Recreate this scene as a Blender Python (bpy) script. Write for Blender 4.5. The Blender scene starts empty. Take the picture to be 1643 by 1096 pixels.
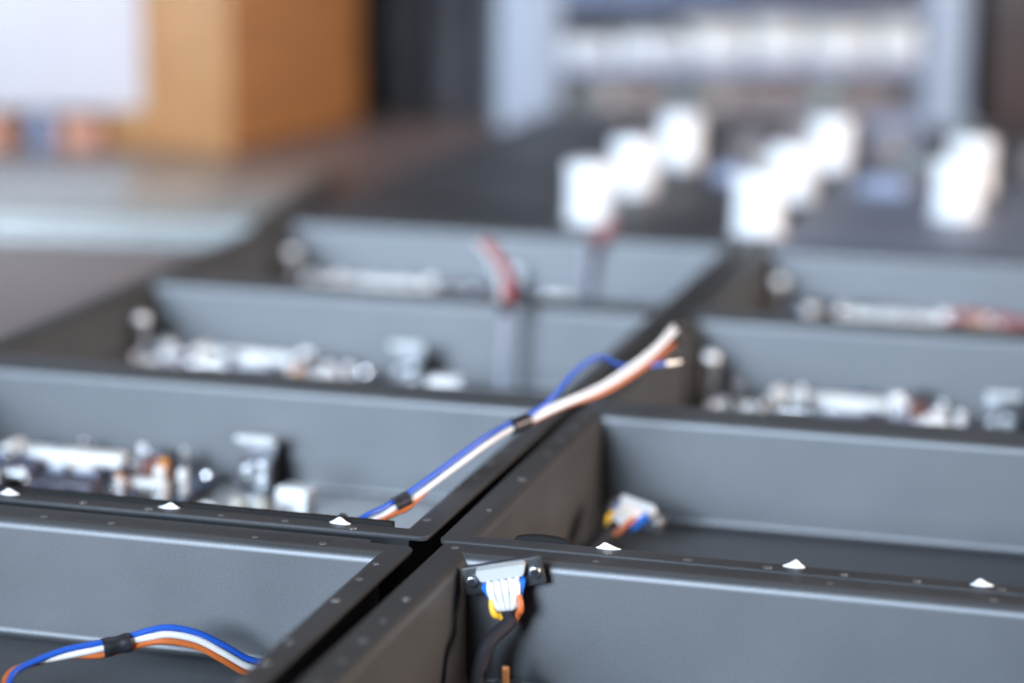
import bpy, bmesh, math, random
from mathutils import Vector, Matrix
random.seed(7)
S = bpy.context.scene
COL = S.collection
rad = math.radians

# ------------------------------------------------------------------ camera
cam_d = bpy.data.cameras.new('camera')
cam = bpy.data.objects.new('camera', cam_d); COL.objects.link(cam)
S.camera = cam
cam_d.sensor_width = 36.0
cam_d.lens = 82.84
cam_d.clip_start = 0.02
cam_d.clip_end = 60.0
cam.location = (0.2473, -0.8266, 0.2996)
PITCH, YAW, ROLL = rad(12.431), rad(15.832), rad(0.458)
cam.rotation_euler = (Matrix.Rotation(YAW, 3, 'Z') @ Matrix.Rotation(math.pi/2 - PITCH, 3, 'X') @ Matrix.Rotation(ROLL, 3, 'Z')).to_euler()
cam_d.dof.use_dof = True
cam_d.dof.focus_distance = 0.842
cam_d.dof.aperture_fstop = 3.5
cam_d.dof.aperture_blades = 0

# ------------------------------------------------------------------ light
w = bpy.data.worlds.new('World'); S.world = w; w.use_nodes = True
bg = w.node_tree.nodes['Background']
bg.inputs[0].default_value = (0.52, 0.45, 0.40, 1)
bg.inputs[1].default_value = 0.17

def area(name, loc, target, sx, sy, power, col):
    d = bpy.data.lights.new(name, 'AREA'); d.shape = 'RECTANGLE'; d.size = sx; d.size_y = sy
    d.energy = power; d.color = col
    o = bpy.data.objects.new(name, d); COL.objects.link(o); o.location = loc
    o.rotation_euler = (Vector(target) - Vector(loc)).to_track_quat('-Z', 'Y').to_euler()
    return o
key = area('window_light', (-1.15, -2.50, 1.15), (-0.42, 0.95, 0.03), 2.2, 1.3, 37, (0.69, 0.835, 1.0))
key.data.spread = rad(40)      # beam narrowed so the near and right trays get less light
area('side_fill', (2.6, 0.35, 0.75), (0, 0.3, 0.03), 1.0, 0.8, 122, (1.0, 0.80, 0.66))  # added warm fill to lift the side walls, not a known lamp
area('overhead_fill', (-0.5, 0.9, 2.4), (-0.5, 0.9, 0), 1.6, 0.35, 9, (0.93, 0.95, 1.0))  # unseen lamp added overhead for metal glints and a brighter table

S.view_settings.view_transform = 'Standard'
S.view_settings.look = 'None'
S.view_settings.exposure = 0.0
S.view_settings.gamma = 1.0
S.view_settings.use_curve_mapping = False
S.render.engine = 'CYCLES'
S.cycles.use_denoising = True
try: S.cycles.denoiser = 'OPENIMAGEDENOISE'
except Exception: pass
S.cycles.max_bounces = 8
S.cycles.sample_clamp_indirect = 6.0
S.cycles.use_adaptive_sampling = False

# ------------------------------------------------------------------ materials
def mat(name, col, rough=0.5, metal=0.0, spec=0.5, coat=0.0):
    m = bpy.data.materials.new(name); m.use_nodes = True
    b = m.node_tree.nodes['Principled BSDF']
    b.inputs['Base Color'].default_value = (*col, 1)
    b.inputs['Roughness'].default_value = rough
    b.inputs['Metallic'].default_value = metal
    b.inputs['Specular IOR Level'].default_value = spec
    b.inputs['Coat Weight'].default_value = coat
    return m

def noise_mix(m, c1, c2, scale, detail=4.0, rough=None, bump=0.0, bscale=None, bdist=0.0002, stretch=None):
    """object-space noise between two colours, optional roughness range and fine bump"""
    nt = m.node_tree; b = nt.nodes['Principled BSDF']
    tc = nt.nodes.new('ShaderNodeTexCoord')
    src = tc.outputs['Object']
    if stretch:
        mp = nt.nodes.new('ShaderNodeMapping'); mp.inputs['Scale'].default_value = stretch
        nt.links.new(src, mp.inputs['Vector']); src = mp.outputs['Vector']
    n = nt.nodes.new('ShaderNodeTexNoise'); n.inputs['Scale'].default_value = scale; n.inputs['Detail'].default_value = detail
    nt.links.new(src, n.inputs['Vector'])
    r = nt.nodes.new('ShaderNodeValToRGB')
    r.color_ramp.elements[0].position = 0.32; r.color_ramp.elements[1].position = 0.68
    r.color_ramp.elements[0].color = (*c1, 1); r.color_ramp.elements[1].color = (*c2, 1)
    nt.links.new(n.outputs['Fac'], r.inputs['Fac'])
    nt.links.new(r.outputs['Color'], b.inputs['Base Color'])
    if rough:
        mr = nt.nodes.new('ShaderNodeMapRange')
        mr.inputs['To Min'].default_value = rough[0]; mr.inputs['To Max'].default_value = rough[1]
        nt.links.new(n.outputs['Fac'], mr.inputs['Value']); nt.links.new(mr.outputs['Result'], b.inputs['Roughness'])
    if bump:
        n2 = nt.nodes.new('ShaderNodeTexNoise'); n2.inputs['Scale'].default_value = bscale; n2.inputs['Detail'].default_value = 3
        nt.links.new(src, n2.inputs['Vector'])
        bp = nt.nodes.new('ShaderNodeBump'); bp.inputs['Strength'].default_value = bump; bp.inputs['Distance'].default_value = bdist
        nt.links.new(n2.outputs['Fac'], bp.inputs['Height']); nt.links.new(bp.outputs['Normal'], b.inputs['Normal'])
    return m, r

M = {}
def powder(name, c1, c2, metal):
    m = mat(name, c1, 0.4, metal)
    m, ramp = noise_mix(m, c1, c2, 14.0, 5.0, (0.42, 0.56), 0.16, 1500.0, 0.00012)
    nt = m.node_tree; b = nt.nodes['Principled BSDF']
    # fine powder-coat grain and a few stray specks of dust
    tc = nt.nodes.new('ShaderNodeTexCoord')
    g = nt.nodes.new('ShaderNodeTexNoise'); g.inputs['Scale'].default_value = 1300.0; g.inputs['Detail'].default_value = 1.0
    nt.links.new(tc.outputs['Object'], g.inputs['Vector'])
    gr = nt.nodes.new('ShaderNodeMapRange'); gr.inputs['From Min'].default_value = 0.3; gr.inputs['From Max'].default_value = 0.7
    gr.inputs['To Min'].default_value = 0.93; gr.inputs['To Max'].default_value = 1.07
    nt.links.new(g.outputs['Fac'], gr.inputs['Value'])
    mu = nt.nodes.new('ShaderNodeMix'); mu.data_type = 'RGBA'; mu.blend_type = 'MULTIPLY'; mu.inputs['Factor'].default_value = 1.0
    nt.links.new(ramp.outputs['Color'], mu.inputs[6]); nt.links.new(gr.outputs['Result'], mu.inputs[7])
    v = nt.nodes.new('ShaderNodeTexVoronoi'); v.inputs['Scale'].default_value = 170.0
    nt.links.new(tc.outputs['Object'], v.inputs['Vector'])
    sp = nt.nodes.new('ShaderNodeSeparateColor'); nt.links.new(v.outputs['Color'], sp.inputs['Color'])
    a = nt.nodes.new('ShaderNodeMath'); a.operation = 'GREATER_THAN'; a.inputs[1].default_value = 0.975
    nt.links.new(sp.outputs[0], a.inputs[0])
    c = nt.nodes.new('ShaderNodeMath'); c.operation = 'LESS_THAN'; c.inputs[1].default_value = 0.035
    nt.links.new(v.outputs['Distance'], c.inputs[0])
    d = nt.nodes.new('ShaderNodeMath'); d.operation = 'MULTIPLY'
    nt.links.new(a.outputs[0], d.inputs[0]); nt.links.new(c.outputs[0], d.inputs[1])
    mx = nt.nodes.new('ShaderNodeMix'); mx.data_type = 'RGBA'
    nt.links.new(d.outputs[0], mx.inputs['Factor']); nt.links.new(mu.outputs[2], mx.inputs[6]); mx.inputs[7].default_value = (0.5, 0.5, 0.5, 1)
    nt.links.new(mx.outputs[2], b.inputs['Base Color'])
    return m
M['paint'] = powder('grey_powder_coat', (0.080, 0.084, 0.091), (0.100, 0.104, 0.111), 0.74)
M['panel'] = powder('dark_powder_coat', (0.040, 0.042, 0.048), (0.050, 0.052, 0.058), 0.3)
M['panel_sheen'] = powder('sheen_powder_coat', (0.125, 0.140, 0.185), (0.145, 0.160, 0.205), 0.3)  # paler blue tone stands in for light reflected off the right-hand panels
M['plate'] = noise_mix(mat('floor_sheen_metal', (0.5, 0.5, 0.5), 0.35, 0.6), (0.46, 0.46, 0.46), (0.54, 0.54, 0.54), 40.0, 4, (0.3, 0.42), 0, None, 0, (1, 8, 1))[0]  # bright metal for the added plate that imitates a reflection
M['strip'] = mat('black_gasket', (0.014, 0.014, 0.015), 0.9, 0.0, 0.12)
M['weld'] = mat('bare_weld_spot', (0.19, 0.195, 0.20), 0.30, 0.55)
M['white'] = noise_mix(mat('white_plastic', (0.82, 0.82, 0.83), 0.4), (0.76, 0.76, 0.78), (0.86, 0.86, 0.86), 120.0)[0]
M['chalk'] = noise_mix(mat('white_nylon', (0.66, 0.66, 0.67), 0.6), (0.58, 0.58, 0.60), (0.72, 0.72, 0.72), 600.0, 3, None, 0.6, 900.0, 0.0004)[0]
M['postw'] = noise_mix(mat('white_nylon_post', (0.57, 0.57, 0.585), 0.4), (0.54, 0.54, 0.56), (0.60, 0.60, 0.61), 60.0)[0]
M['boxwhite'] = mat('white_carton', (0.36, 0.36, 0.365), 0.5)
M['bwhite'] = noise_mix(mat('ivory_connector', (0.64, 0.64, 0.63), 0.45), (0.60, 0.60, 0.59), (0.68, 0.68, 0.67), 200.0)[0]
M['cream'] = mat('cream_plastic', (0.40, 0.385, 0.345), 0.45)
M['chrome'] = noise_mix(mat('bright_metal', (0.75, 0.76, 0.78), 0.16, 1.0), (0.66, 0.67, 0.70), (0.8, 0.81, 0.83), 160.0, 3, (0.10, 0.24))[0]
M['steel'] = noise_mix(mat('dull_steel', (0.5, 0.51, 0.53), 0.32, 1.0), (0.42, 0.43, 0.45), (0.58, 0.59, 0.6), 300.0, 3, (0.25, 0.42))[0]
M['shell'] = noise_mix(mat('dark_plated_steel', (0.06, 0.065, 0.07), 0.34, 0.5), (0.05, 0.054, 0.06), (0.075, 0.08, 0.085), 400.0, 3, (0.28, 0.42))[0]
M['gunmetal'] = noise_mix(mat('grey_zinc', (0.16, 0.165, 0.18), 0.3, 0.8), (0.12, 0.125, 0.14), (0.20, 0.205, 0.22), 90.0, 3, (0.22, 0.36))[0]
M['tin'] = mat('tinned_shell', (0.86, 0.87, 0.88), 0.28, 0.55)
M['blue'] = mat('blue_wire', (0.012, 0.07, 0.36), 0.38)
M['bluep'] = mat('blue_insulator', (0.010, 0.14, 0.62), 0.42)
M['wirew'] = mat('white_wire', (0.58, 0.565, 0.56), 0.42)
M['orange'] = mat('orange_wire', (0.42, 0.10, 0.022), 0.45)
M['yellow'] = mat('yellow_wire', (0.80, 0.44, 0.03), 0.42)
M['red'] = mat('red_wire', (0.17, 0.014, 0.022), 0.45)
M['pink'] = mat('pale_red_wire', (0.38, 0.16, 0.15), 0.45)
M['grey_cable'] = mat('grey_ribbon', (0.20, 0.205, 0.25), 0.5)
M['sleeve'] = noise_mix(mat('black_heat_shrink', (0.012, 0.012, 0.016), 0.36), (0.009, 0.009, 0.012), (0.02, 0.02, 0.025), 300.0)[0]
M['cable'] = mat('black_cable', (0.014, 0.013, 0.019), 0.7, 0.0, 0.3)
M['pcb'] = noise_mix(mat('blue_board', (0.02, 0.035, 0.10), 0.35), (0.014, 0.026, 0.075), (0.03, 0.05, 0.13), 260.0)[0]
M['black'] = mat('black_plastic', (0.018, 0.018, 0.024), 0.4)
M['violet'] = mat('violet_black_plastic', (0.045, 0.042, 0.065), 0.4)
M['amber'] = mat('amber_capacitor', (0.48, 0.18, 0.02), 0.35)
M['copper'] = mat('copper', (0.75, 0.33, 0.12), 0.3, 0.9)
M['brownp'] = mat('brown_component', (0.13, 0.045, 0.03), 0.4)
m = mat('worn_wood_top', (0.26, 0.21, 0.21), 0.42)
M['table'] = noise_mix(m, (0.128, 0.088, 0.082), (0.170, 0.120, 0.112), 5.0, 6.0, (0.35, 0.5), 0.2, 40.0, 0.0006, (1, 6, 1))[0]
M['sheet'] = noise_mix(mat('pale_blue_acrylic', (0.21, 0.225, 0.225), 0.32), (0.195, 0.21, 0.21), (0.23, 0.245, 0.245), 6.0, 3, (0.18, 0.28))[0]
M['ochre'] = noise_mix(mat('ochre_board', (0.26, 0.118, 0.038), 0.6), (0.235, 0.105, 0.033), (0.29, 0.133, 0.044), 9.0, 5, None, 0, None, 0, (1, 1, 5))[0]
M['white_card'] = noise_mix(mat('white_card', (0.345, 0.33, 0.35), 0.55), (0.33, 0.315, 0.335), (0.36, 0.345, 0.365), 8.0)[0]
M['slate'] = mat('blue_grey_plastic', (0.16, 0.18, 0.26), 0.5)
M['rust'] = mat('red_brown_block', (0.30, 0.13, 0.08), 0.6)
M['rack'] = noise_mix(mat('pale_blue_enamel', (0.20, 0.225, 0.27), 0.4), (0.19, 0.215, 0.26), (0.215, 0.24, 0.285), 10.0)[0]
M['case'] = noise_mix(mat('black_fabric_case', (0.014, 0.012, 0.013), 0.7), (0.010, 0.009, 0.010), (0.02, 0.017, 0.018), 30.0)[0]
M['cloth'] = noise_mix(mat('charcoal_cloth', (0.12, 0.11, 0.12), 0.9), (0.10, 0.092, 0.10), (0.14, 0.13, 0.14), 14.0)[0]
M['walnut'] = noise_mix(mat('dark_brown_wood', (0.028, 0.016, 0.014), 0.45), (0.022, 0.012, 0.010), (0.036, 0.021, 0.018), 8.0, 6, None, 0, None, 0, (1, 1, 8))[0]
M['wall'] = noise_mix(mat('dim_brown_wall', (0.05, 0.042, 0.042), 0.9), (0.045, 0.038, 0.038), (0.058, 0.05, 0.05), 2.0)[0]
M['taupe'] = mat('taupe_box', (0.105, 0.082, 0.078), 0.6)
M['greybox'] = mat('grey_green_box', (0.075, 0.088, 0.092), 0.6)
M['navy'] = mat('navy_box', (0.03, 0.05, 0.09), 0.5)

# ------------------------------------------------------------------ mesh helpers
def bm_new(): return bmesh.new()

def box(bm, x0, x1, y0, y1, z0, z1, bev=0.0, seg=2):
    r = bmesh.ops.create_cube(bm, size=1.0)
    vs = r['verts']
    for v in vs:
        v.co = Vector((x0 + (v.co.x + .5)*(x1-x0), y0 + (v.co.y + .5)*(y1-y0), z0 + (v.co.z + .5)*(z1-z0)))
    if bev > 0:
        es = {e for v in vs for e in v.link_edges}
        bmesh.ops.bevel(bm, geom=list(es), offset=bev, segments=seg, affect='EDGES', profile=0.5)
    return bm

def frame_of(d):
    d = d.normalized()
    a = Vector((0, 0, 1)) if abs(d.z) < 0.9 else Vector((1, 0, 0))
    u = d.cross(a).normalized(); v = u.cross(d).normalized()
    return u, v

def cyl(bm, p0, p1, r0, r1=None, seg=16, bev=0.0):
    """closed cylinder or cone frustum with an optional rounded rim at p1"""
    p0, p1 = Vector(p0), Vector(p1); r1 = r0 if r1 is None else r1
    d = p1 - p0; L = d.length; d.normalize(); u, v = frame_of(d)
    prof = [(0, r0)]
    if bev > 0:
        for k in range(6):
            a = k/5*math.pi/2
            prof.append((L - bev + bev*math.sin(a), r1 - bev + bev*math.cos(a)))
    else: prof.append((L, r1))
    rings = [[bm.verts.new(p0 + d*h + (u*math.cos(2*math.pi*i/seg) + v*math.sin(2*math.pi*i/seg))*r) for i in range(seg)] for h, r in prof]
    for a, b in zip(rings, rings[1:]):
        for i in range(seg):
            bm.faces.new((a[i], a[(i+1) % seg], b[(i+1) % seg], b[i]))
    bm.faces.new(list(reversed(rings[0]))); bm.faces.new(rings[-1])
    return bm

def smooth_path(pts, n=8):
    P = [Vector(p) for p in pts]; P = [2*P[0]-P[1]] + P + [2*P[-1]-P[-2]]
    out = []
    for i in range(1, len(P)-2):
        for k in range(n):
            t = k/n; a, b, c, d = P[i-1:i+3]
            out.append(0.5*((2*b) + (c-a)*t + (2*a-5*b+4*c-d)*t*t + (3*b-a-3*c+d)*t**3))
    out.append(P[-2]); return out

def tube(bm, pts, r, seg=12, n=8, ends=True, rfun=None):
    path = smooth_path(pts, n) if n else [Vector(p) for p in pts]
    t0 = (path[1]-path[0]).normalized(); u, v = frame_of(t0)
    rings = []
    for i, p in enumerate(path):
        t = (path[min(i+1, len(path)-1)] - path[max(i-1, 0)]).normalized()
        u = (u - t*u.dot(t)).normalized(); v = t.cross(u)
        rr = r*(rfun(i/(len(path)-1)) if rfun else 1.0)
        rings.append([bm.verts.new(p + (u*math.cos(2*math.pi*k/seg) + v*math.sin(2*math.pi*k/seg))*rr) for k in range(seg)])
    for a, b in zip(rings, rings[1:]):
        for k in range(seg):
            bm.faces.new((a[k], a[(k+1) % seg], b[(k+1) % seg], b[k]))
    if ends:
        bm.faces.new(list(reversed(rings[0]))); bm.faces.new(rings[-1])
    return bm

def lathe(bm, prof, seg=24, c=(0, 0, 0), wob=None):
    c = Vector(c); rings = []
    for j, (r, z) in enumerate(prof):
        ring = []
        for i in range(seg):
            a = 2*math.pi*i/seg; k = 1.0 if not wob else wob(a, j)
            ring.append(bm.verts.new(c + Vector((r*k*math.cos(a), r*k*math.sin(a), z))))
        rings.append(ring)
    for a, b in zip(rings, rings[1:]):
        for i in range(seg):
            bm.faces.new((a[i], a[(i+1) % seg], b[(i+1) % seg], b[i]))
    bm.faces.new(list(reversed(rings[0]))); bm.faces.new(rings[-1])
    return bm

def to_mesh(name, bm, material, smooth=True):
    bmesh.ops.recalc_face_normals(bm, faces=bm.faces)
    me = bpy.data.meshes.new(name); bm.to_mesh(me); bm.free()
    me.materials.append(material)
    if smooth:
        for p in me.polygons: p.use_smooth = True
        try: me.set_sharp_from_angle(angle=rad(38))
        except Exception: pass
    return me

def obj(name, bm, material, parent=None, loc=None, rotz=0.0, world=False, smooth=True):
    """one mesh object; world=True: the shape was drawn in world coordinates under an unrotated parent"""
    if world and parent is not None:
        off = Vector(parent.location)
        for v in bm.verts: v.co -= off
    me = to_mesh(name, bm, material, smooth) if isinstance(bm, bmesh.types.BMesh) else bm
    o = bpy.data.objects.new(name, me); COL.objects.link(o)
    if parent is not None: o.parent = parent
    if loc is not None: o.location = loc
    o.rotation_euler = (0, 0, rotz)
    return o

def tag(o, label, cat, group=None):
    o['label'] = label; o['category'] = cat
    if group: o['group'] = group
    return o

def thing(name, label, cat, loc=(0, 0, 0), rotz=0.0, group=None):
    o = bpy.data.objects.new(name, None); COL.objects.link(o)
    o.empty_display_size = 0.01
    o.location = loc; o.rotation_euler = (0, 0, rotz)
    return tag(o, label, cat, group)

def struct(o):
    o['kind'] = 'structure'; return o

# ------------------------------------------------------------------ setting
bm = box(bm_new(), -1.6, 1.2, -0.62, 1.80, -0.04, 0.0, 0.004)
struct(obj('table_top', bm, M['table']))
bm = box(bm_new(), -3.5, 3.0, 0, 0.05, -0.9, 2.2)
struct(obj('wall', bm, M['wall'], loc=(-0.6, 2.9, 0), rotz=rad(15)))

# ------------------------------------------------------------------ sheet-metal trays
HX, HY, FL, TH = 0.1405, 0.093, 0.012, 0.0017      # half inner size, flange width, sheet thickness
RT, RB = 0.0042, 0.0030                            # inside bend radii: top, bottom
FLOOR = 0.0019

def wall_profile(rim):
    """(outward offset, height) of the folded sheet, a closed outline"""
    inner = [(-RB, FLOOR)]
    for k in range(1, 6):
        a = k/5*math.pi/2; inner.append((-RB + RB*math.sin(a), FLOOR + RB - RB*math.cos(a)))
    for k in range(0, 7):
        a = k/6*math.pi/2; inner.append((RT - RT*math.cos(a), rim - RT + RT*math.sin(a)))
    outer = [(RT, rim-TH)]
    ro = RT - TH
    for k in range(1, 4):
        a = k/3*math.pi/2; outer.append((RT - ro*math.sin(a), rim - RT + ro*math.cos(a)))
    outer += [(TH, FLOOR + RB), (TH*0.6, FLOOR - TH + 0.0006), (-RB, FLOOR-TH)]
    return inner + outer

def wall_panel(side, rim):
    """one of the four folded walls, mitred into its neighbours"""
    bm = bm_new(); pr = wall_profile(rim)
    def corner(sx, sy, u): return (sx*(HX+u), sy*(HY+u))
    ends = {'back': ((-1, 1), (1, 1)), 'front': ((1, -1), (-1, -1)), 'left': ((-1, -1), (-1, 1)), 'right': ((1, 1), (1, -1))}[side]
    A = [bm.verts.new((*corner(*ends[0], u), z)) for u, z in pr]
    B = [bm.verts.new((*corner(*ends[1], u), z)) for u, z in pr]
    n = len(pr)
    for i in range(n):
        bm.faces.new((A[i], A[(i+1) % n], B[(i+1) % n], B[i]))
    return bm

def rounded_rect(hx, hy, r, n=6):
    out = []
    for (sx, sy, a0) in ((1, 1, 0), (-1, 1, 90), (-1, -1, 180), (1, -1, 270)):
        for k in range(n):
            a = rad(a0 + 90*k/(n-1))
            out.append((sx*(hx-r) + r*math.cos(a), sy*(hy-r) + r*math.sin(a)))
    return out

def rim_ring(rim):
    bm = bm_new(); c = 0.00045
    loops = [(HX+RT, HY+RT, 0.0003, rim), (HX+FL-c, HY+FL-c, 0.0034, rim), (HX+FL, HY+FL, 0.0034+c, rim-c),
             (HX+FL, HY+FL, 0.0034+c, rim-TH+c*.3), (HX+FL-c*.3, HY+FL-c*.3, 0.0034, rim-TH), (HX+RT, HY+RT, 0.0003, rim-TH)]
    R = [[bm.verts.new((x, y, z)) for x, y in rounded_rect(hx, hy, r)] for hx, hy, r, z in loops]
    for a, b in zip(R, R[1:] + R[:1]):
        n = len(a)
        for i in range(n): bm.faces.new((a[i], a[(i+1) % n], b[(i+1) % n], b[i]))
    return bm

TRAY_MESH = {}
def tray_meshes(rim):
    k = round(rim, 4)
    if k not in TRAY_MESH:
        d = {s: to_mesh('wall_panel', wall_panel(s, rim), M['paint']) for s in ('back', 'front', 'left', 'right')}
        d['rim'] = to_mesh('rim_flange', rim_ring(rim), M['paint'])
        bm = box(bm_new(), -HX+RB, HX-RB, -HY+RB, HY-RB, FLOOR-TH, FLOOR)
        d['floor'] = to_mesh('floor_panel', bm, M['paint'], False)
        TRAY_MESH[k] = d
    return TRAY_MESH[k]

bm = bm_new(); lathe(bm, [(0.0013, 0.0), (0.00125, 0.00018), (0.0010, 0.00030), (0.0006, 0.00030), (0.0002, 0.00024)], 14)
WELD = to_mesh('spot_weld', bm, M['weld'])

def tray(label, cx, cy, rim=0.049, rotz=0.0, welds=()):
    t = thing('metal_tray', label, 'tray', (cx, cy, 0), rotz, 'open grey sheet metal trays in two columns')
    d = tray_meshes(rim)
    for s in ('back', 'front', 'left', 'right'): obj('wall_panel', d[s], None, t)
    obj('floor_panel', d['floor'], None, t)
    r = obj('rim_flange', d['rim'], None, t)
    for x, y in welds:
        if random.random() < 0.22: continue
        o = obj('spot_weld', WELD, None, r, (x, y, rim)); s = random.uniform(0.75, 1.15); o.scale = (s*1.2, s*1.2, random.uniform(.4, .8))
    return t

LX, RX = -0.1548, 0.1548
def welds_back(): return [(HX - 0.02 - 0.0272*k + random.uniform(-.002, .002), HY + 0.0058 + random.uniform(-.0006, .0006)) for k in range(10)]
def welds_front(x0=0.0): return [(HX - 0.0175 - 0.0265*k + x0 + random.uniform(-.002, .002), -HY - 0.0085 + random.uniform(-.0006, .0006)) for k in range(10)]
def welds_side(s): return [(s*(HX + 0.0052), -HY + 0.010 + 0.0208*k + random.uniform(-.0025, .0025)) for k in range(9)] + [(s*(HX+.0065), HY + .0070)]

tFL = tray('nearest left tray with a blue, white and orange wire loop inside', LX - 0.0026, -0.1665, 0.0471, 0, welds_back() + welds_side(1))
tFR = tray('nearest right tray with a dangling multi-pin plug on a black cable', RX + 0.0030, -0.1645, 0.049, 0, welds_back() + welds_side(-1))
tL1 = tray('left tray in focus with white pegs on its rim and wires rising out of it', LX, 0.049, 0.049, 0, welds_front() + welds_side(1))
tR1 = tray('right tray in focus, nearly empty, with a small plug in its far left corner', RX, 0.0475, 0.049, 0, welds_front() + welds_side(-1))
tL2 = tray('second left tray behind the focused rim, with a grey cable standing up in it', LX, 0.263)
tR2 = tray('right tray behind the nearly empty one, holding a board and a metal bracket', RX, 0.260)
tL3 = tray('farthest open tray of the left column, blurred, with a board inside', LX, 0.476)
tR3 = tray('farthest open tray of the right column, blurred, with red wires inside', RX, 0.473)

bm = box(bm_new(), -HX+0.008, HX-0.006, -HY+0.008, HY-0.006, FLOOR+0.0002, FLOOR+0.0014, 0.0003)
obj('floor_sheen', bm, M['plate'], tL1)  # plate added to imitate the back wall's reflection on the floor
bm = box(bm_new(), -HX-0.008, HX-0.006, HY+FL-0.0015, HY+FL+0.0038, 0.0452, 0.0469, 0.0003)
obj('rear_lip', bm, M['paint'], tFL)
# gasket strips along the inner edge of the two rims in focus
bm = box(bm_new(), -HX+0.004, HX-0.0045, -HY-0.0016, -HY+0.0012, 0.0462, 0.0500, 0.0003)
obj('gasket_strip', bm, M['strip'], tL1)
bm = bm_new()
xs = [-HX + 0.0135 + 0.0002*0 + i*0.0005 for i in range(42)]
vs = []
for i, x in enumerate(xs):
    t = i/(len(xs)-1); h = 0.0003 + 0.0016*math.sin(math.pi*min(1, t*1.02))**0.6 if t < 0.98 else 0.0003
    vs.append([bm.verts.new((x, -HY+y, z)) for y, z in ((-0.0026, 0.0470), (-0.0022, 0.0486+h), (0.0010, 0.0486+h), (0.0012, 0.0450))])
for a, b in zip(vs, vs[1:]):
    for k in range(3): bm.faces.new((a[k], a[k+1], b[k+1], b[k]))
bm.faces.new(vs[0]); bm.faces.new(list(reversed(vs[-1])))
obj('gasket_tab', bm, M['strip'], tR1)

# ------------------------------------------------------------------ closed trays lying face down behind
def closed_tray(label, cx, cy, sy=0.105, mm='panel'):
    t = thing('closed_tray', label, 'tray', (cx, cy, 0), 0, 'trays lying face down behind the open ones')
    bm = box(bm_new(), -0.150, 0.150, -sy, sy, 0.001, 0.046, 0.003, 3); obj('shell', bm, M[mm], t)
    bm = box(bm_new(), -0.1526, 0.1526, -sy-0.0022, sy+0.0022, 0.0, 0.0014, 0.0004); obj('rim_flange', bm, M[mm], t)
    return t
closed_tray('dark face-down tray just behind the farthest open left tray', LX, 0.694)
closed_tray('paler face-down tray just behind the farthest open right tray', RX, 0.692, mm='panel_sheen')
closed_tray('middle of the dark face-down trays in the left column', LX, 0.908)
closed_tray('middle one of the paler face-down trays in the right column', RX, 0.906, mm='panel_sheen')
closed_tray('last dark face-down tray of the left column, near the shelf rack', LX, 1.122)
closed_tray('last dark face-down tray of the right column, near the shelf rack', RX, 1.120)

# white posts standing on the closed trays
bm = bm_new(); lathe(bm, [(0.0150, 0), (0.0160, 0.0012), (0.0160, 0.028), (0.0165, 0.0285), (0.0165, 0.0335), (0.0155, 0.035), (0.006, 0.0355)], 28)
POST = to_mesh('body', bm, M['postw'])
bm = bm_new(); lathe(bm, [(0.0178, 0), (0.0178, 0.0022), (0.0168, 0.003)], 28)
POSTB = to_mesh('foot_ring', bm, M['postw'])
for (x, y, lab) in (( -0.119, 0.652, 'front one of the left row of three white posts'),
                    ( -0.119, 0.778, 'middle one of the left row of three white posts'),
                    ( -0.117, 0.925, 'rear one of the left row of three white posts'),
                    ( -0.0065, 0.640, 'front one of the middle row of three white posts'),
                    ( -0.0070, 0.780, 'middle one of the middle row of three white posts'),
                    ( -0.0045, 0.940, 'rear one of the middle row of three white posts'),
                    ( 0.1080, 0.742, 'front one of the two white posts at the far right'),
                    ( 0.107, 0.858, 'rear one of the two white posts at the far right')):
    p = thing('white_post', lab + ' on the dark trays', 'post', (x, y, 0.046), 0, 'white plastic posts')
    obj('body', POST, None, p, (0, 0, 0.003)); obj('foot_ring', POSTB, None, p)

# small parts laid out behind the posts
spec = [(-0.068, 0.965, .034, .018, .020, 'taupe', 'taupe block behind the left row of posts'),
        (-0.062, 0.850, .030, .018, .012, 'slate', 'low blue-grey block between the left and middle rows of posts'),
        (-0.036, 1.010, .030, .018, .024, 'taupe', 'taupe block left of the middle row of posts'),
        (-0.040, 0.900, .022, .020, .014, 'cream', 'small cream block between the left and middle rows of posts'),
        (0.040, 0.960, .028, .018, .028, 'taupe', 'taupe block just right of the middle row of posts'),
        (0.060, 0.930, .028, .022, .018, 'greybox', 'grey-green block between the middle and right posts'),
        (0.050, 0.830, .034, .020, .011, 'slate', 'low blue-grey block between the middle and right posts'),
        (0.070, 0.860, .014, .014, .012, 'taupe', 'small taupe block just left of the right posts'),
        (0.088, 1.010, .024, .018, .032, 'greybox', 'grey-green upright block behind the right posts'),
        (0.030, 1.050, .040, .018, .022, 'slate', 'blue-grey block far behind the middle row of posts'),
        (0.146, 0.930, .026, .020, .024, 'taupe', 'taupe block beyond the right posts at the frame edge')]
for x, y, sx, sy, h, mm, lab in spec:
    t = thing('terminal_block', lab, 'block', (x, y, 0.046), rad(random.uniform(-8, 8)), 'small blocks on the dark trays')
    obj('housing', box(bm_new(), -sx/2, sx/2, -sy/2, sy/2, 0, h*.7, 0.0012), M[mm], t)
    obj('terminal_row', box(bm_new(), -sx*.42, sx*.42, -sy*.3, sy*.3, h*.7, h, 0.001), M[mm], t)

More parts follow.
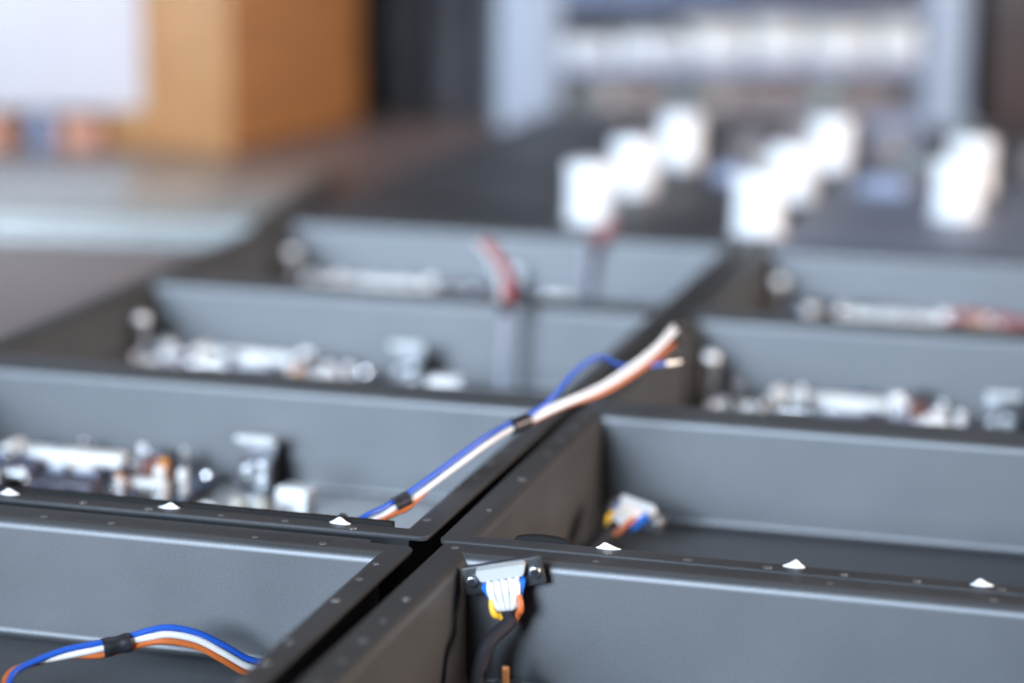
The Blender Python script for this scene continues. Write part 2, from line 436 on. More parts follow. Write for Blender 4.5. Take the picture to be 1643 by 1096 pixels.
# ------------------------------------------------------------------ white rim pegs
def peg(label, x, y, seed):
    rnd = random.Random(seed); bm = bm_new()
    ph = [rnd.uniform(0, 6.28) for _ in range(3)]
    wob = lambda a, j: 1 + (0.10*math.sin(a+ph[0]) + 0.08*math.sin(2*a+ph[1]) + 0.05*math.sin(5*a+ph[2])*(j > 1))
    lathe(bm, [(0.0044, 0), (0.0044, 0.0001), (0.0038, 0.0005), (0.0028, 0.0012), (0.0018, 0.0022), (0.0009, 0.0031), (0.0005, 0.0035), (0.00012, 0.0037)], 28, (0, 0, 0), wob)
    hh = rnd.uniform(-1, 1); lx, ly = rnd.uniform(-.0008, .0008), rnd.uniform(-.0004, .0004)
    for v in bm.verts:
        k = v.co.z/0.004
        v.co.x += lx*k*1.5; v.co.y += ly*k
        v.co.z *= 0.60 + 0.08*hh; v.co.y *= 0.42; v.co.x *= 0.97; v.co += Vector((rnd.uniform(-1, 1), rnd.uniform(-1, 1), rnd.uniform(-1, 1)*(v.co.z > .0002)))*0.00013
    o = obj('rim_peg', bm, M['chalk'], None, (x, y, 0.0490)); tag(o, label, 'peg', 'white pegs on the rims in focus')
peg('white peg on the left rim, leftmost at the frame edge', -0.1712, -0.0500, 1)
peg('white peg on the left rim below the board\'s white connector', -0.1056, -0.0490, 2)
peg('white peg on the left rim next to the coloured wires', -0.0385, -0.0485, 3)
peg('white peg on the right rim closest to the rim corner', 0.0625, -0.0492, 4)
peg('middle of the three white pegs on the right rim', 0.1294, -0.0502, 5)
peg('white peg on the right rim, rightmost in the picture', 0.1937, -0.0515, 6)

# ball-headed screw behind the third peg
t = thing('ball_stud', 'small shiny ball stud behind the white peg beside the wires', 'stud', (-0.0435, -0.0310, FLOOR))
bm = bm_new(); cyl(bm, (0, 0, 0), (0, 0, 0.0415), 0.0014, seg=12); obj('stem', bm, M['steel'], t)
bm = bm_new(); bmesh.ops.create_uvsphere(bm, u_segments=18, v_segments=10, radius=0.0022); obj('ball', bm, M['shell'], t, (0, 0, 0.0432))

# ------------------------------------------------------------------ circuit boards
bz = 0.0055           # board underside above tray floor
def board_parts():
    P = []
    add = lambda n, bm, m: P.append((n, to_mesh(n, bm, M[m])))
    T = bz + 0.0016
    add('board', box(bm_new(), 0, 0.130, 0, 0.083, bz, T), 'pcb')
    for x, y in ((.005, .005), (.125, .005), (.005, .078), (.125, .078)):
        add('spacer', cyl(bm_new(), (x, y, 0), (x, y, bz), .003, seg=12), 'steel')
        add('screw', cyl(bm_new(), (x, y, T), (x, y, T+.002), .0028, .0022, seg=14, bev=.0006), 'chrome')
    add('connector_base', box(bm_new(), .035, .091, .060, .074, T, .0116, .0004), 'violet')
    add('long_connector', box(bm_new(), .036, .090, .062, .072, .0117, .0166, .0006), 'bwhite')
    for k in range(12):
        add('contact', box(bm_new(), .0385+.0042*k, .0405+.0042*k, .0592, .0599, .0090, .0112), 'chrome')
    add('latch', box(bm_new(), .0320, .0372, .058, .073, T, .0185, .0008), 'bwhite')
    add('capacitor', cyl(bm_new(), (.0945, .068, T), (.0945, .068, .0200), .0036, seg=18, bev=.0016), 'tin')
    add('capacitor', cyl(bm_new(), (.017, .064, T), (.017, .064, .0190), .0042, seg=18, bev=.0014), 'bwhite')
    add('capacitor', cyl(bm_new(), (.026, .058, T), (.026, .058, .0165), .0036, seg=18, bev=.0014), 'tin')
    add('capacitor', cyl(bm_new(), (.009, .056, T), (.009, .056, .0140), .0032, seg=18, bev=.0012), 'chrome')
    add('terminal_block', box(bm_new(), .010, .030, .044, .050, T, .0150, .0008), 'bwhite')
    add('side_connector', box(bm_new(), .060, .084, .048, .054, T, .0140, .0006), 'slate')
    add('side_connector_cap', box(bm_new(), .062, .082, .0485, .0535, .0141, .0160, .0005), 'bwhite')
    add('relay', box(bm_new(), .072, .101, .010, .024, T, .0190, .0008), 'violet')
    add('relay_window', box(bm_new(), .0755, .0800, .0094, .0101, .0105, .0165), 'black')
    add('relay_coil', cyl(bm_new(), (.0905, .0101, .0130), (.0905, .0090, .0130), .0042, seg=18), 'black')
    add('coil_winding', cyl(bm_new(), (.0870, .0089, .0135), (.0870, .0080, .0135), .0014, seg=14), 'amber')
    add('coil_winding', cyl(bm_new(), (.0925, .0089, .0125), (.0925, .0080, .0125), .0014, seg=14), 'amber')
    add('transistor', box(bm_new(), .045, .056, .020, .024, T, .0165, .0005), 'black')
    add('heat_sink', box(bm_new(), .040, .060, .030, .0325, T, .0155, .0005), 'steel')
    for k in range(4):
        add('heat_sink_fin', box(bm_new(), .042+.005*k, .0430+.005*k, .0325, .040, T, .0150), 'steel')
    add('film_capacitor', box(bm_new(), .1040, .1070, .026, .030, T, .0200, .0006), 'amber')
    add('ring_coil', cyl(bm_new(), (.106, .058, .0142), (.106, .062, .0142), .0048, seg=20, bev=.001), 'brownp')
    add('film_capacitor', cyl(bm_new(), (.115, .052, T), (.115, .052, .0212), .0024, seg=16, bev=.001), 'amber')
    add('capacitor', cyl(bm_new(), (.117, .044, T), (.117, .044, .0195), .0026, seg=16, bev=.001), 'tin')
    add('capacitor', cyl(bm_new(), (.127, .047, T), (.127, .047, .0190), .0024, seg=16, bev=.001), 'tin')
    add('small_connector', box(bm_new(), .106, .124, .031, .038, T, .0158, .0006), 'bwhite')
    for k in range(6):
        add('contact', box(bm_new(), .108+.0027*k, .1090+.0027*k, .0303, .0309, .0110, .0145), 'chrome')
    add('pin_header', box(bm_new(), .0125, .040, .024, .028, T, .0110, .0004), 'black')
    for k in range(9):
        add('pin', box(bm_new(), .0140+.003*k, .0148+.003*k, .0256, .0264, .0110, .0165), 'chrome')
    add('chip', box(bm_new(), .066, .090, .030, .042, T, .0098, .0004), 'black')
    add('crystal', box(bm_new(), .092, .101, .045, .049, T, .0108, .0010), 'chrome')
    return P
BP = board_parts()
# loose assortment of small components, a different mix on every board
T_ = bz + 0.0016
SMALL = [('resistor', to_mesh('resistor', box(bm_new(), -.0022, .0022, -.0008, .0008, 0, .0022, .0005), M[c])) for c in ('violet', 'slate', 'brownp')]
SMALL += [('small_capacitor', to_mesh('small_capacitor', cyl(bm_new(), (0, 0, 0), (0, 0, h_), r_, seg=14, bev=r_*.45), M[c]))
          for r_, h_, c in ((.0017, .0120, 'tin'), (.0019, .0100, 'chrome'), (.0018, .0135, 'black'), (.0015, .0110, 'slate'), (.0015, .0125, 'chrome'), (.0024, .0105, 'violet'))]
SMALL += [('small_chip', to_mesh('small_chip', box(bm_new(), -.0036, .0036, -.0024, .0024, 0, .0018, .0003), M['black'])),
          ('small_coil', to_mesh('small_coil', box(bm_new(), -.0030, .0030, -.0028, .0028, 0, .0085, .0008), M['violet'])),
          ('shield_can', to_mesh('shield_can', box(bm_new(), -.0042, .0042, -.0030, .0030, 0, .0070, .0005), M['chrome'])),
          ('header_socket', to_mesh('header_socket', box(bm_new(), -.0050, .0050, -.0013, .0013, 0, .0100, .0003), M['pcb']))]
TAKEN = [(.030, .095, .056, .078), (.070, .103, .008, .026), (.102, .127, .022, .066), (.012, .042, .022, .030), (.005, .032, .040, .070), (.038, .064, .018, .042), (.058, .104, .028, .056)]
def board(label, x, y, seed):
    rnd = random.Random(seed)
    t = thing('circuit_board', label, 'circuit board', (x, y, FLOOR), 0, 'blue circuit boards inside the trays')
    for n, me in BP:
        if n in ('film_capacitor', 'capacitor', 'transistor', 'ring_coil', 'crystal', 'heat_sink_fin') and rnd.random() < (0.75 if n in ('film_capacitor', 'ring_coil') and seed > 1 else 0.2): continue
        o = obj(n, me, None, t)
        if n not in ('board', 'spacer', 'screw', 'contact', 'pin', 'relay_window', 'relay_coil', 'coil_winding'): o.location = (rnd.uniform(-.0008, .0008), rnd.uniform(-.0006, .0006), rnd.uniform(-.0004, 0.0004) if n != 'long_connector' else 0)
    k = 0
    while k < 70:
        px, py = rnd.uniform(.006, .125), rnd.uniform(.006, .080)**1.0
        if any(a < px < b and c < py < d for a, b, c, d in TAKEN) and rnd.random() < 0.85: continue
        n, me = rnd.choice(SMALL + SMALL[3:9]); obj(n, me, None, t, (px, py, T_), rnd.choice((0, math.pi/2, .2)))
        k += 1
    return t
board('sharpest circuit board, cut by the left frame edge, in the focused left tray', -0.2915, 0.0495, 1)
board('blurred circuit board beside the standing grey cable', -0.2915, 0.2640, 2)
board('faint blurred circuit board in the farthest left tray', -0.2895, 0.4770, 3)
board('blurred circuit board beside the bright metal bracket at the right frame edge', 0.0260, 0.2600, 4)
board('blurred circuit board with red wires lying over its right end', 0.0270, 0.4730, 5)

# tall posts in the tray corners
bm = bm_new(); cyl(bm, (0, 0, 0), (0, 0, 0.0312), 0.0038, seg=24); PS = to_mesh('shaft', bm, M['chrome'])
bm = bm_new(); lathe(bm, [(.0036, 0), (.0040, .0004), (.0040, .0016), (.0034, .0028), (.0022, .0036), (.0006, .0039)], 22); PC = to_mesh('dome_cap', bm, M['tin'])
bm = bm_new(); cyl(bm, (0, 0, 0), (0, 0, 0.004), 0.0052, seg=6); PN = to_mesh('hex_nut', bm, M['steel'])
for x, y, lab in ((-0.2890, 0.325, 'shiny round standoff post left of the second left board'),
                  (-0.2845, 0.540, 'shiny round standoff post in the farthest left tray'),
                  (0.0255, 0.327, 'shiny round standoff post nearest the loose stripped wire ends'),
                  (0.0245, 0.540, 'shiny round standoff post in the farthest right tray')):
    t = thing('standoff_post', lab, 'post', (x, y, FLOOR), 0, 'standoff posts in the tray corners')
    obj('shaft', PS, None, t); obj('hex_nut', PN, None, t); obj('dome_cap', PC, None, t, (0, 0, 0.0312))

# bent bright brackets
def bracket(label, x, y):
    t = thing('metal_bracket', label, 'bracket', (x, y, FLOOR), rad(random.uniform(-4, 4)), 'bent metal brackets beside the boards')
    obj('upright', box(bm_new(), -.0085, .0085, .000, .0016, .0010, .0254, .0004), M['gunmetal'], t)
    bm = bm_new(); pr = []
    for k in range(7):
        a = k/6*math.pi/2; pr.append((-.0030 + .0046*math.cos(a), .0234 + .0046*math.sin(a)))
    pr += [(-.0070, .0280)]
    pi = [(-.0070, .0264)] + [(-.0030 + .0030*math.cos(k/6*math.pi/2), .0234 + .0030*math.sin(k/6*math.pi/2)) for k in range(6, -1, -1)]
    prof = pr + pi
    A = [bm.verts.new((-.0085, a, b)) for a, b in prof]; B = [bm.verts.new((.0085, a, b)) for a, b in prof]
    n = len(prof)
    for i in range(n): bm.faces.new((A[i], A[(i+1) % n], B[(i+1) % n], B[i]))
    bm.faces.new(A); bm.faces.new(list(reversed(B)))
    obj('top_lip', bm, M['tin'], t)
    obj('foot', box(bm_new(), -.0085, .0085, -.014, .000, .000, .0016, .0004), M['steel'], t)
    obj('wing', box(bm_new(), .0062, .0085, -.009, -.0002, .0018, .0190, .0004), M['shell'], t)
    for sx, z in ((-.0045, .0110), (.0028, .0128), (.0028, .0068)):
        s = obj('screw', cyl(bm_new(), (sx, .0004, z), (sx, -.0040, z), .0032, seg=16, bev=.001), M['steel'], t)
        obj('screw_slot', box(bm_new(), sx-.0022, sx+.0022, -.0042, -.0036, z-.0004, z+.0004), M['black'], s)
    return t
bracket('bright bent metal bracket standing right of the sharpest board', -0.1420, 0.1290)
bracket('blurred metal bracket standing left of the grey cable', -0.1385, 0.3330)
bracket('pale metal bracket cut by the right frame edge', 0.1735, 0.3170)
bracket('faint metal bracket behind the red wire bundle in the far left tray', -0.1480, 0.5570)

# white plug housings on the tray floors
def housing(label, x, y, rot, s=1.0):
    t = thing('plug_housing', label, 'plug', (x, y, FLOOR), rad(rot), 'white plug housings on the tray floors')
    obj('shell', box(bm_new(), -.0072*s, .0072*s, -.0050*s, .0050*s, 0, .0115*s, .0010), M['white'], t)
    obj('latch', box(bm_new(), -.0030*s, .0030*s, -.0062*s, -.0050*s, .003*s, .0100*s, .0004), M['white'], t)
    for k in range(4):
        obj('socket', box(bm_new(), (-.0056+.0031*k)*s, (-.0040+.0031*k)*s, -.0016*s, .0016*s, .0113*s, .01165*s), M['black'], t)
    return t
housing('white rectangular plug housing alone on the floor left of the coloured wires', -0.1150, 0.1060, -10, 1.05)
housing('white plug housing left of the base of the standing grey cable', -0.1140, 0.3170, 14, 1.2)
housing('white plug housing in the farthest left tray', -0.1135, 0.5480, 5, 1.2)
for x, y, lab in ((-0.1318, 0.0800, 'left one of two round white caps in front of the bright bracket'),
                  (-0.1222, 0.0820, 'right one of two round white caps in front of the bright bracket')):
    t = thing('round_cap', lab, 'cap', (x, y, FLOOR), 0, 'round white caps')
    bm = bm_new(); lathe(bm, [(.0040, 0), (.0044, .001), (.0044, .0085), (.0038, .0112), (.0026, .0130), (.0008, .0136)], 20); obj('dome', bm, M['cream'], t)
    bm = bm_new(); lathe(bm, [(.0049, .0012), (.0049, .0030), (.0046, .0034)], 20); obj('collar', bm, M['white'], t)
t = thing('cable_tie_mount', 'flat white pad left of the two round white caps', 'pad', (-0.1440, 0.0760, FLOOR), rad(-12))
obj('pad', box(bm_new(), -.0080, .0080, -.006, .006, 0, .0050, .0012), M['white'], t)
bm = bm_new(); tube(bm, [(-.005, 0, .004), (-.003, 0, .0085), (.002, 0, .0090), (.005, 0, .004)], .0015, 8, 5); obj('loop', bm, M['white'], t)

# ------------------------------------------------------------------ wires
WJ = random.Random(21)
def off(pts, o): return [Vector(p) + Vector(o) + Vector((WJ.uniform(-1, 1), WJ.uniform(-1, 1), WJ.uniform(-1, 1)))*0.00028 for p in pts]
def part_path(pts, a, b, n=8):
    p = smooth_path(pts, n); i, j = int(a*(len(p)-1)), int(b*(len(p)-1))
    return p[i:j+1]

# harness rising out of the focused left tray
A = [(-0.0450, -0.030, 0.0350), (-0.0372, -0.0241, 0.0425), (-0.0323, -0.0170, 0.0447), (-0.0295, -0.0127, 0.0461), (-0.0254, -0.0079, 0.0481), (-0.0148, 0.0097, 0.0561),
     (-0.0060, 0.0265, 0.0625), (-0.0003, 0.0415, 0.0653), (0.0046, 0.0517, 0.0665)]
Wt = A[-1:] + [(0.0149, 0.0661, 0.0702), (0.0255, 0.0857, 0.0730), (0.0340, 0.1050, 0.0771), (0.0405, 0.1250, 0.0824), (0.0445, 0.1450, 0.0876)]
Bt = A[-1:] + [(0.0118, 0.0650, 0.0712), (0.0172, 0.0845, 0.0793), (0.0236, 0.0980, 0.0827), (0.0303, 0.1093, 0.0772), (0.0393, 0.1169, 0.0757), (0.0455, 0.1250, 0.0753)]
h = thing('wire_harness', 'blue, white and orange wires rising out of the left tray with stripped ends', 'wires', (-0.0450, -0.030, FLOOR))
root = [(-0.0520, -0.037, 0.004), (-0.0500, -0.035, 0.018)]
rW = 0.00112
obj('wire', tube(bm_new(), root + off(A, (-.0006, -.0004, .0015)), rW), M['blue'], h, world=True)
obj('wire', tube(bm_new(), root + off(A, (.0006, -.0008, -.0008)), rW), M['wirew'], h, world=True)
obj('wire', tube(bm_new(), root + off(A[:5], (.0016, -.0006, -.0020)) + off(A[5:], (-.0006, .0020, .0004)), rW), M['orange'], h, world=True)
obj('wire', tube(bm_new(), off(Wt, (.0004, -.0006, -.0004)), rW*1.1), M['wirew'], h, world=True)
obj('wire', tube(bm_new(), off(Wt, (-.0008, .0012, .0008)), rW*.9), M['wirew'], h, world=True)
ow = off(Wt[:2], (.0006, .0014, -.0012)) + off(Wt[2:4], (.0010, .0006, -.0020)) + off(Wt[4:-1], (.0014, 0, -.0026)) + [Vector((0.0452, 0.1405, 0.0822))]
obj('wire', tube(bm_new(), ow, rW), M['orange'], h, world=True)
obj('wire', tube(bm_new(), off(Bt, (-.0008, 0, .0012)), rW), M['blue'], h, world=True)
for p0, p1, dd in ((Vector(A[3]), Vector(A[4]), 0), (Vector(A[7]) + Vector((.001, .002, .0002)), Vector(A[8]), 0)):
    pth = [p0, (p0+p1)/2, p1]
    obj('sleeve', tube(bm_new(), pth, .0031, 16, 6), M['sleeve'], h, world=True)
def ferrule(tip_from, tip_to, col):
    a, b = Vector(tip_from), Vector(tip_to); d = (b-a).normalized()
    f = obj('ferrule', cyl(bm_new(), a - d*.001, a + d*.0040, .00150 if col == 'd' else .00118, seg=14), M['sleeve'] if col == 'd' else M['steel'], h, world=True)
    return obj('bare_tip', cyl(bm_new(), a + d*.0040, a + d*.0085, .00085, seg=12, bev=.0003), M['steel'], h, world=True)
wt = off(Wt, (.0004, -.0006, -.0004)); ferrule(wt[-1], wt[-1] + (wt[-1]-wt[-2]), 'd')
ferrule(ow[-1], ow[-1] + (ow[-1]-ow[-2]), 'd')
bt = off(Bt, (-.0008, 0, .0012)); ferrule(bt[-1], bt[-1] + (bt[-1]-bt[-2]), 'c')

# harness in the nearest left tray
F = [(-0.1175, -0.1560, 0.0040), (-0.1226, -0.1464, 0.0099), (-0.1230, -0.1400, 0.0144), (-0.1181, -0.1329, 0.0166), (-0.1092, -0.1269, 0.0178), (-0.0997, -0.1197, 0.0188), (-0.0918, -0.1140, 0.0200),
     (-0.0860, -0.1105, 0.0212), (-0.0800, -0.1070, 0.0216), (-0.0712, -0.1021, 0.0185), (-0.0640, -0.0971, 0.0130), (-0.0581, -0.0915, 0.0070), (-0.0520, -0.0860, 0.0036)]
h = thing('wire_loop', 'blue, white and orange wire loop with black sleeve in the nearest left tray', 'wires', (-0.1175, -0.1560, FLOOR))
obj('wire', tube(bm_new(), off(F[:4], (.0012, -.0010, .0012)) + off(F[4:6], (-.0003, .0002, .0020)) + off(F[6:], (.0002, .0010, .0022)), .00118), M['blue'], h, world=True)
obj('wire', tube(bm_new(), off(F[3:], (0, 0, 0)), .00130), M['wirew'], h, world=True)
obj('wire', tube(bm_new(), off(F[:3], (-.0016, .0, .0)) + off(F[3:5], (0, .0016, -.0010)) + off(F[5:], (-.0002, -.0006, -.0023)), .00118), M['orange'], h, world=True)
obj('sleeve', tube(bm_new(), [Vector(F[5]) + Vector((0, -.0002, .0001)), (Vector(F[5])+Vector(F[6]))/2, Vector(F[6]) + Vector((0, -.0002, 0))], .0033, 16, 6, rfun=lambda t: 1.0 + 0.05*math.sin(9*t)), M['sleeve'], h, world=True)

# standing grey cable with red wires (second left tray)
h = thing('standing_cable', 'grey cable standing upright with red and pale wire ends curving left', 'cable', (-0.0863, 0.3307, FLOOR))
G = [(-0.0863, 0.3307, 0.0016), (-0.0857, 0.3317, 0.0299), (-0.0850, 0.3320, 0.0500)]
obj('jacket', tube(bm_new(), G, .0025, 16), M['grey_cable'], h, world=True)
obj('sleeve', tube(bm_new(), [(-0.0850, 0.3320, 0.0490), (-0.0846, 0.3318, 0.0530), (-0.0843, 0.3314, 0.0560)], .0036, 16), M['sleeve'], h, world=True)
U = [(-0.0843, 0.3314, 0.0555), (-0.0834, 0.3302, 0.0669), (-0.0868, 0.3265, 0.0788), (-0.0945, 0.3214, 0.0890)]
obj('wire', tube(bm_new(), off(U, (.0012, 0, 0)), .0013), M['red'], h, world=True)
obj('wire', tube(bm_new(), off(U, (-.0012, -.0008, 0)), .0013), M['pink'], h, world=True)
obj('wire', tube(bm_new(), [Vector(U[0]) + Vector((-.003, 0, 0)), (-0.0880, 0.3295, 0.0680), (-0.0925, 0.3262, 0.0790), (-0.0985, 0.3220, 0.0880)], .0011), M['wirew'], h, world=True)
obj('wire', tube(bm_new(), off(U[:3], (.0030, .0008, -.001)), .0010), M['red'], h, world=True)

# cable in the farthest left tray
h = thing('bent_cable', 'faint grey cable with a red tip in front of the white posts', 'cable', (-0.1000, 0.5640, FLOOR))
G = [(-0.1000, 0.5640, 0.0016), (-0.0990, 0.5630, 0.0200), (-0.0975, 0.5590, 0.0380), (-0.0955, 0.5600, 0.0440)]
obj('jacket', tube(bm_new(), G, .0026, 16), M['grey_cable'], h, world=True)
obj('sleeve', tube(bm_new(), [(-0.0958, 0.5600, 0.0430), (-0.0925, 0.5615, 0.0475)], .0036, 16), M['cable'], h, world=True)
obj('wire', tube(bm_new(), [(-0.0930, 0.5612, 0.0470), (-0.0880, 0.5640, 0.0530), (-0.0815, 0.5680, 0.0590)], .0015, 12), M['red'], h, world=True)
obj('wire', tube(bm_new(), [(-0.0942, 0.5608, 0.0480), (-0.0905, 0.5635, 0.0555), (-0.0850, 0.5670, 0.0620)], .0012, 12), M['pink'], h, world=True)

# red wires in the farthest right tray
h = thing('red_wire_bundle', 'blurred red wire bundle at the right frame edge', 'wires', (0.1330, 0.5450, 0.018))
for k in range(3):
    o_ = (.004*k, .005*k - .006, -.0045 + .0015*(k % 2))
    obj('wire', tube(bm_new(), off([(0.118, 0.5440, 0.0150), (0.128, 0.5430, 0.0245), (0.142, 0.5450, 0.0230), (0.156, 0.5480, 0.0215), (0.170, 0.5500, 0.0170), (0.185, 0.5480, 0.0060)], o_), .0014), M['red' if k % 2 else 'pink'], h, world=True)

# ------------------------------------------------------------------ multi-pin plugs
def plug(label, mtx, cable_pts, inner_rot=True):
    """local frame: x along the flange, z up, -y towards the viewer"""
    t = thing('multi_pin_plug', label, 'plug', mtx.to_translation(), 0)
    t.rotation_mode = 'QUATERNION'; t.rotation_quaternion = mtx.to_quaternion()
    # dark flange plate with two screw holes
    bm = box(bm_new(), -.0142, .0142, .000, .0028, -.0052, .0052, .0007, 2); fp = obj('flange_plate', bm, M['shell'], t)
    for s in (-1, 1):
        obj('screw_boss', cyl(bm_new(), (s*.0112, .0002, .0), (s*.0112, -.0014, .0), .0024, .0022, seg=18, bev=.0007), M['steel'], fp)
        obj('screw_hole', cyl(bm_new(), (s*.0112, -.0013, .0), (s*.0112, -.0016, .0), .0014, seg=16), M['black'], fp)
    # bright tinned shell, a rounded trapezoid prism
    def trap(y0, y1, w0, w1, z0, z1):
        bm = bm_new(); n = 5; prof = []
        for (cx, cz, a0) in ((w1-.0012, z1-.0012, 0), (-w1+.0012, z1-.0012, 90), (-w0+.0012, z0+.0012, 180), (w0-.0012, z0+.0012, 270)):
            for k in range(n):
                a = rad(a0+90*k/(n-1)); prof.append((cx+.0012*math.cos(a), cz+.0012*math.sin(a)))
        A_ = [bm.verts.new((x, y0, z)) for x, z in prof]; B_ = [bm.verts.new((x*.985, y1, z*.985)) for x, z in prof]
        for i in range(len(prof)): bm.faces.new((A_[i], A_[(i+1) % len(prof)], B_[(i+1) % len(prof)], B_[i]))
        bm.faces.new(A_); bm.faces.new(list(reversed(B_))); return bm
    obj('tin_shell', trap(.000, -.0034, .0080, .0088, .0004, .0048), M['tin'], t)
    obj('blue_insulator', trap(-.0004, -.0038, .0052, .0078, -.0092, -.0006), M['bluep'], t)
    # solder-cup wires fanning into the cable
    ct = Vector(cable_pts[0])
    for k in range(9):
        x = -.0050 + .0100*k/8; y = -.0046 - .0010*(k % 2)
        pts = [(x, y + .002, -.0002), (x*1.02, y, -.0030), (x*.88, y - .0008, -.0062), (x*.62 + ct.x*.3, (y + ct.y)*.5 - .0012, -.0088),
               (ct.x + x*.22, ct.y, ct.z - .0004), (ct.x + x*.12, ct.y, ct.z - .004)]
        obj('wire', tube(bm_new(), pts, .00085, 10, 6), M['wirew'], t)
    for sx, c in ((-1, 'yellow'), (1, 'orange')):
        pts = [(sx*.0046, -.0050, -.0058), (sx*.0049, -.0062, -.0080), (sx*.0045, -.0070, -.0106), (ct.x + sx*.0032, ct.y - .0004, ct.z - .0018), (ct.x + sx*.0012, ct.y + .0004, ct.z - .0045)]
        obj('wire', tube(bm_new(), pts, .00125, 10, 6), M[c], t)
    obj('cable', tube(bm_new(), cable_pts, .0026, 16), M['cable'], t)
    return t
# hanging plug in the nearest right tray: tilted, right end higher
mt = Matrix.Translation((0.0330, -0.0795, 0.0452)) @ Matrix.Rotation(rad(8), 4, 'Z') @ Matrix.Rotation(rad(-12), 4, 'Y') @ Matrix.Rotation(rad(6), 4, 'X')
inv = mt.inverted()
cp = [Vector((.0002, -.0056, -.0102)), Vector((-.0004, -.0066, -.0145))] + [inv @ Vector(p) for p in [(0.0318, -0.0925, 0.0255), (0.0298, -0.0962, 0.0180), (0.0303, -0.1000, 0.0105), (0.0350, -0.1060, 0.0050), (0.0480, -0.1200, 0.0046), (0.07, -0.150, 0.0046)]]
plug('dangling multi-pin plug with blue insert on a black cable, nearest right tray', mt, cp)
mt = Matrix.Translation((0.0385, 0.1010, 0.0170)) @ Matrix.Rotation(rad(-22), 4, 'Z') @ Matrix.Rotation(rad(7), 4, 'Y') @ Matrix.Rotation(rad(-55), 4, 'X')
inv = mt.inverted()
cp = [Vector((.0000, -.0056, -.0118)), Vector((-.0008, -.0060, -.0160))] + [inv @ Vector(p) for p in [(0.0250, 0.0720, 0.0060), (0.0235, 0.060, 0.0046), (0.0240, 0.030, 0.0046), (0.030, 0.0, 0.0046)]]
plug('small multi-pin plug lying in the corner of the nearly empty right tray', mt, cp)

# copper stud in the nearest right tray
t = thing('copper_stud', 'copper stud with black collar at the bottom edge below the plug', 'stud', (0.0400, -0.0960, FLOOR))
bm = bm_new(); lathe(bm, [(.0065, 0), (.0068, .001), (.0068, .0085), (.0055, .0105), (.0030, .0110)], 24); obj('collar', bm, M['black'], t)
obj('stud', cyl(bm_new(), (-.001, -.001, .0105), (-.001, -.001, .0172), .0014, seg=16, bev=.0004), M['copper'], t)

# ------------------------------------------------------------------ background on the table
t = thing('acrylic_sheet', 'pale blue translucent sheet lying on the brown table at left', 'sheet', (-0.62, 0.84, 0), rad(9))
bm = bm_new()
top = [(-0.45, -0.165), (0.205, -0.165), (0.20, 0.135), (-0.45, 0.135)]
box(bm, -0.45, 0.215, -0.160, 0.140, 0.0005, 0.0095, 0.0015)
obj('lower_layer', bm, M['sheet'], t)
obj('upper_layer', box(bm_new(), -0.452, 0.2125, -0.1585, 0.1415, 0.0100, 0.0195, 0.0015), M['sheet'], t)

R = rad(-5.8)
t = thing('ochre_box', 'tall ochre box standing behind the pale sheet', 'box', (-0.584, 1.159, 0), R)
obj('carton', box(bm_new(), -0.13, 0, 0, 0.278, 0.0005, 0.30, 0.003), M['ochre'], t)
obj('edge_strip', box(bm_new(), -0.0205, 0.0015, -0.0022, -0.0004, 0.001, 0.299, 0.0006), M['ochre'], t)
obj('lid', box(bm_new(), -0.133, 0.003, -0.003, 0.281, 0.301, 0.316, 0.002), M['ochre'], t)

t = thing('white_cabinet', 'bright white box raised on feet at the top left corner', 'box', (-0.672, 1.165, 0), rad(14))
obj('shell', box(bm_new(), -0.36, 0, 0, 0.10, 0.036, 0.30, 0.004), M['white_card'], t)
for x, mm in ((-0.020, 'slate'), (-0.100, 'slate'), (-0.180, 'slate'), (-0.30, 'slate')):
    obj('foot', cyl(bm_new(), (x, 0.03, 0.0), (x, 0.03, 0.0355), .013, seg=20), M[mm], t)
for i, (x, y, lab) in enumerate(((-0.735, 1.160, 'red-brown block under the white box, nearest the ochre box'), (-0.815, 1.138, 'red-brown block under the white box at the left frame edge'))):
    t = thing('wood_block', lab, 'block', (x, y, 0), rad(14), 'red-brown blocks under the white box')
    obj('block', box(bm_new(), -.020, .020, 0, .012, 0.0003, .026, .002), M['rust'], t)
    obj('cap', box(bm_new(), -.018, .018, .001, .011, .0262, .0285, .0006), M['ochre'], t)

# shelf rack facing the camera
RA = rad(19.4)
rk = thing('shelf_rack', 'pale blue metal shelf rack full of small boxes in the background', 'shelf', (-0.403, 1.412, 0), RA)
W = 0.470
obj('side_panel', box(bm_new(), 0.000, 0.060, 0, 0.16, 0.0005, 0.30, .002), M['rack'], rk)
obj('side_panel', box(bm_new(), W-0.042, W, 0, 0.16, 0.0005, 0.30, .002), M['rack'], rk)
obj('back_panel', box(bm_new(), 0.060, W-0.042, 0.150, 0.158, 0.0005, 0.30), M['walnut'], rk)
for z in (0.0008, 0.058, 0.124, 0.20):
    obj('shelf_board', box(bm_new(), 0.0602, W-0.0422, 0.004, 0.149, z, z + 0.010, .001), M['slate'], rk)
def rack_box(label, x0, x1, z, h, mm, lidm, y0=0.012):
    c, s = math.cos(RA), math.sin(RA); ox, oy = -0.403, 1.412
    cx = (x0+x1)/2
    t = thing('small_box', label, 'box', (ox + c*cx - s*y0, oy + s*cx + c*y0, z), RA, 'small boxes on the shelf rack')
    hw = (x1-x0)/2
    obj('carton', box(bm_new(), -hw, hw, 0, 0.10, 0.0002, h, .001), M[mm], t)
    obj('lid', box(bm_new(), -hw+.0005, hw-.0005, .0005, 0.0995, h + .0002, h + .004, .0008), M[lidm], t)
    obj('pull_tab', box(bm_new(), -hw*.3, hw*.3, -.002, -.0002, h*.35, h*.55, .0004), M[lidm], t)
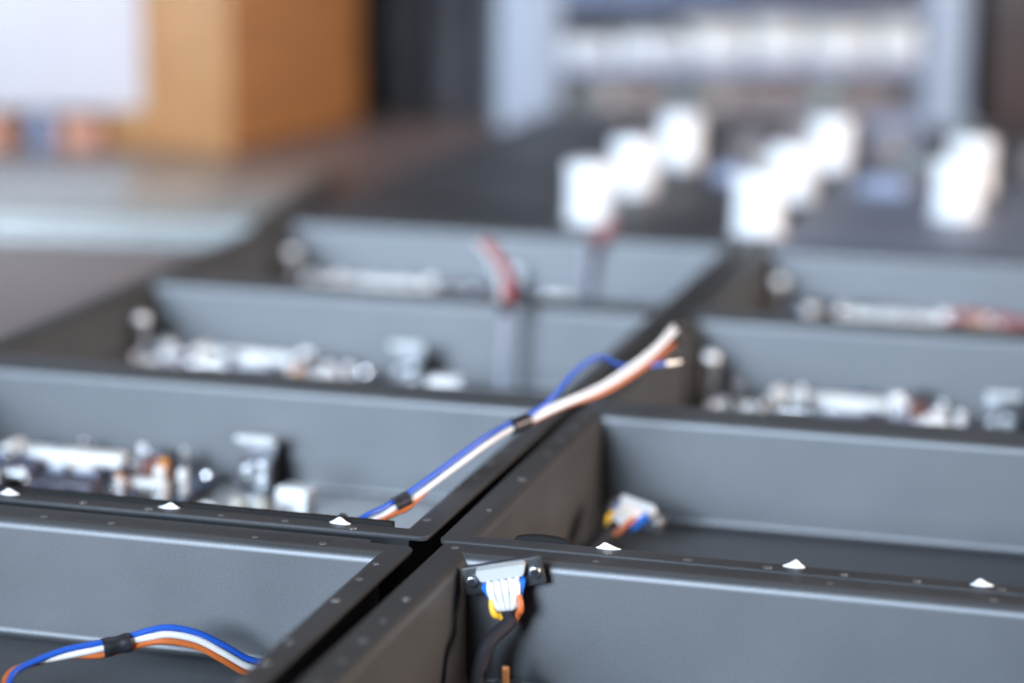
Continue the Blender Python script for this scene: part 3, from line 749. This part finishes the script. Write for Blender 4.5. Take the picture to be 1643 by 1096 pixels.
words = ['leftmost', 'second from left', 'third from left', 'fourth from left', 'fifth from left', 'sixth from left', 'seventh from left', 'eighth from left', 'ninth from left', 'rightmost']
cols = ['greybox', 'taupe', 'taupe', 'greybox', 'taupe', 'taupe', 'taupe', 'greybox', 'taupe', 'taupe']
x = 0.063
for i in range(10):
    rack_box('dim box on the lowest rack shelf, ' + words[i], x, x + 0.0325, 0.0115, 0.034 + 0.003*((i*7) % 3)/2, cols[i], 'cream' if i % 3 == 1 else 'taupe', 0.030)
    x += 0.0363
x = 0.064
wid = [0.048, 0.064, 0.056, 0.052, 0.060, 0.042]
for i, ww in enumerate(wid):
    rack_box('bright white box on the middle rack shelf, ' + ['leftmost', 'second from left', 'third from left', 'third from right', 'second from right', 'rightmost'][i],
             x, x + ww, 0.0685, 0.022 + (0.010 if i > 1 else 0.0) + 0.003*(i % 2), 'boxwhite', 'cream' if i > 1 else 'rack', 0.006)
    x += ww + 0.0068
x = 0.066
for i in range(6):
    rack_box('dark box on the upper rack shelf, ' + ['leftmost', 'second from left', 'third from left', 'third from right', 'second from right', 'rightmost'][i], x, x + 0.054, 0.1345, 0.05, 'navy' if i < 3 else 'walnut', 'navy' if i % 2 else 'walnut')
    x += 0.060

# dark things between the ochre box and the rack, and at the far right
t = thing('black_case', 'black case standing between the ochre box and the grey cloth', 'case', (-0.585, 1.500, 0), rad(12))
obj('body', box(bm_new(), -.02, 0.075, 0, 0.12, 0.0005, 0.30, .006, 3), M['case'], t)
for z in (.06, .13, .20): obj('rib', box(bm_new(), -.018, 0.073, -.004, -.0003, z, z+.012, .0015), M['case'], t)
t = thing('draped_cloth', 'charcoal cloth hanging in folds left of the shelf rack', 'cloth', (-0.500, 1.500, 0), rad(14))
bm = bm_new(); nx, nz = 60, 14; g = []
for j in range(nz+1):
    row = []
    for i in range(nx+1):
        u_, v_ = i/nx, j/nz
        xx = -0.005 + u_*0.135 + 0.020*v_*(u_-.5)
        yy = 0.016*math.sin(u_*19 + 2.2*v_)*(1 - .35*v_) + 0.008*math.sin(u_*41 - 3*v_) + 0.03*v_
        row.append(bm.verts.new((xx, yy, 0.002 + 0.30*v_)))
    g.append(row)
for j in range(nz):
    for i in range(nx): bm.faces.new((g[j][i], g[j][i+1], g[j+1][i+1], g[j+1][i]))
bmesh.ops.solidify(bm, geom=bm.faces[:], thickness=0.003)
obj('fabric', bm, M['cloth'], t)
t = thing('brown_cabinet', 'dark brown cabinet at the right frame edge beside the shelf rack', 'cabinet', (0.062, 1.560, 0), rad(16))
obj('carcass', box(bm_new(), 0, 0.30, 0.003, 0.2, 0.0005, 0.32, .002), M['walnut'], t)
for k in range(2): 
    d_ = obj('door', box(bm_new(), .004 + .149*k, .147 + .149*k, -.012, .0025, 0.006, .314, .002), M['walnut'], t)
    obj('handle', cyl(bm_new(), (.128+.042*k, -.022, .17), (.128+.042*k, -.0122, .17), .005, seg=14), M['steel'], d_)
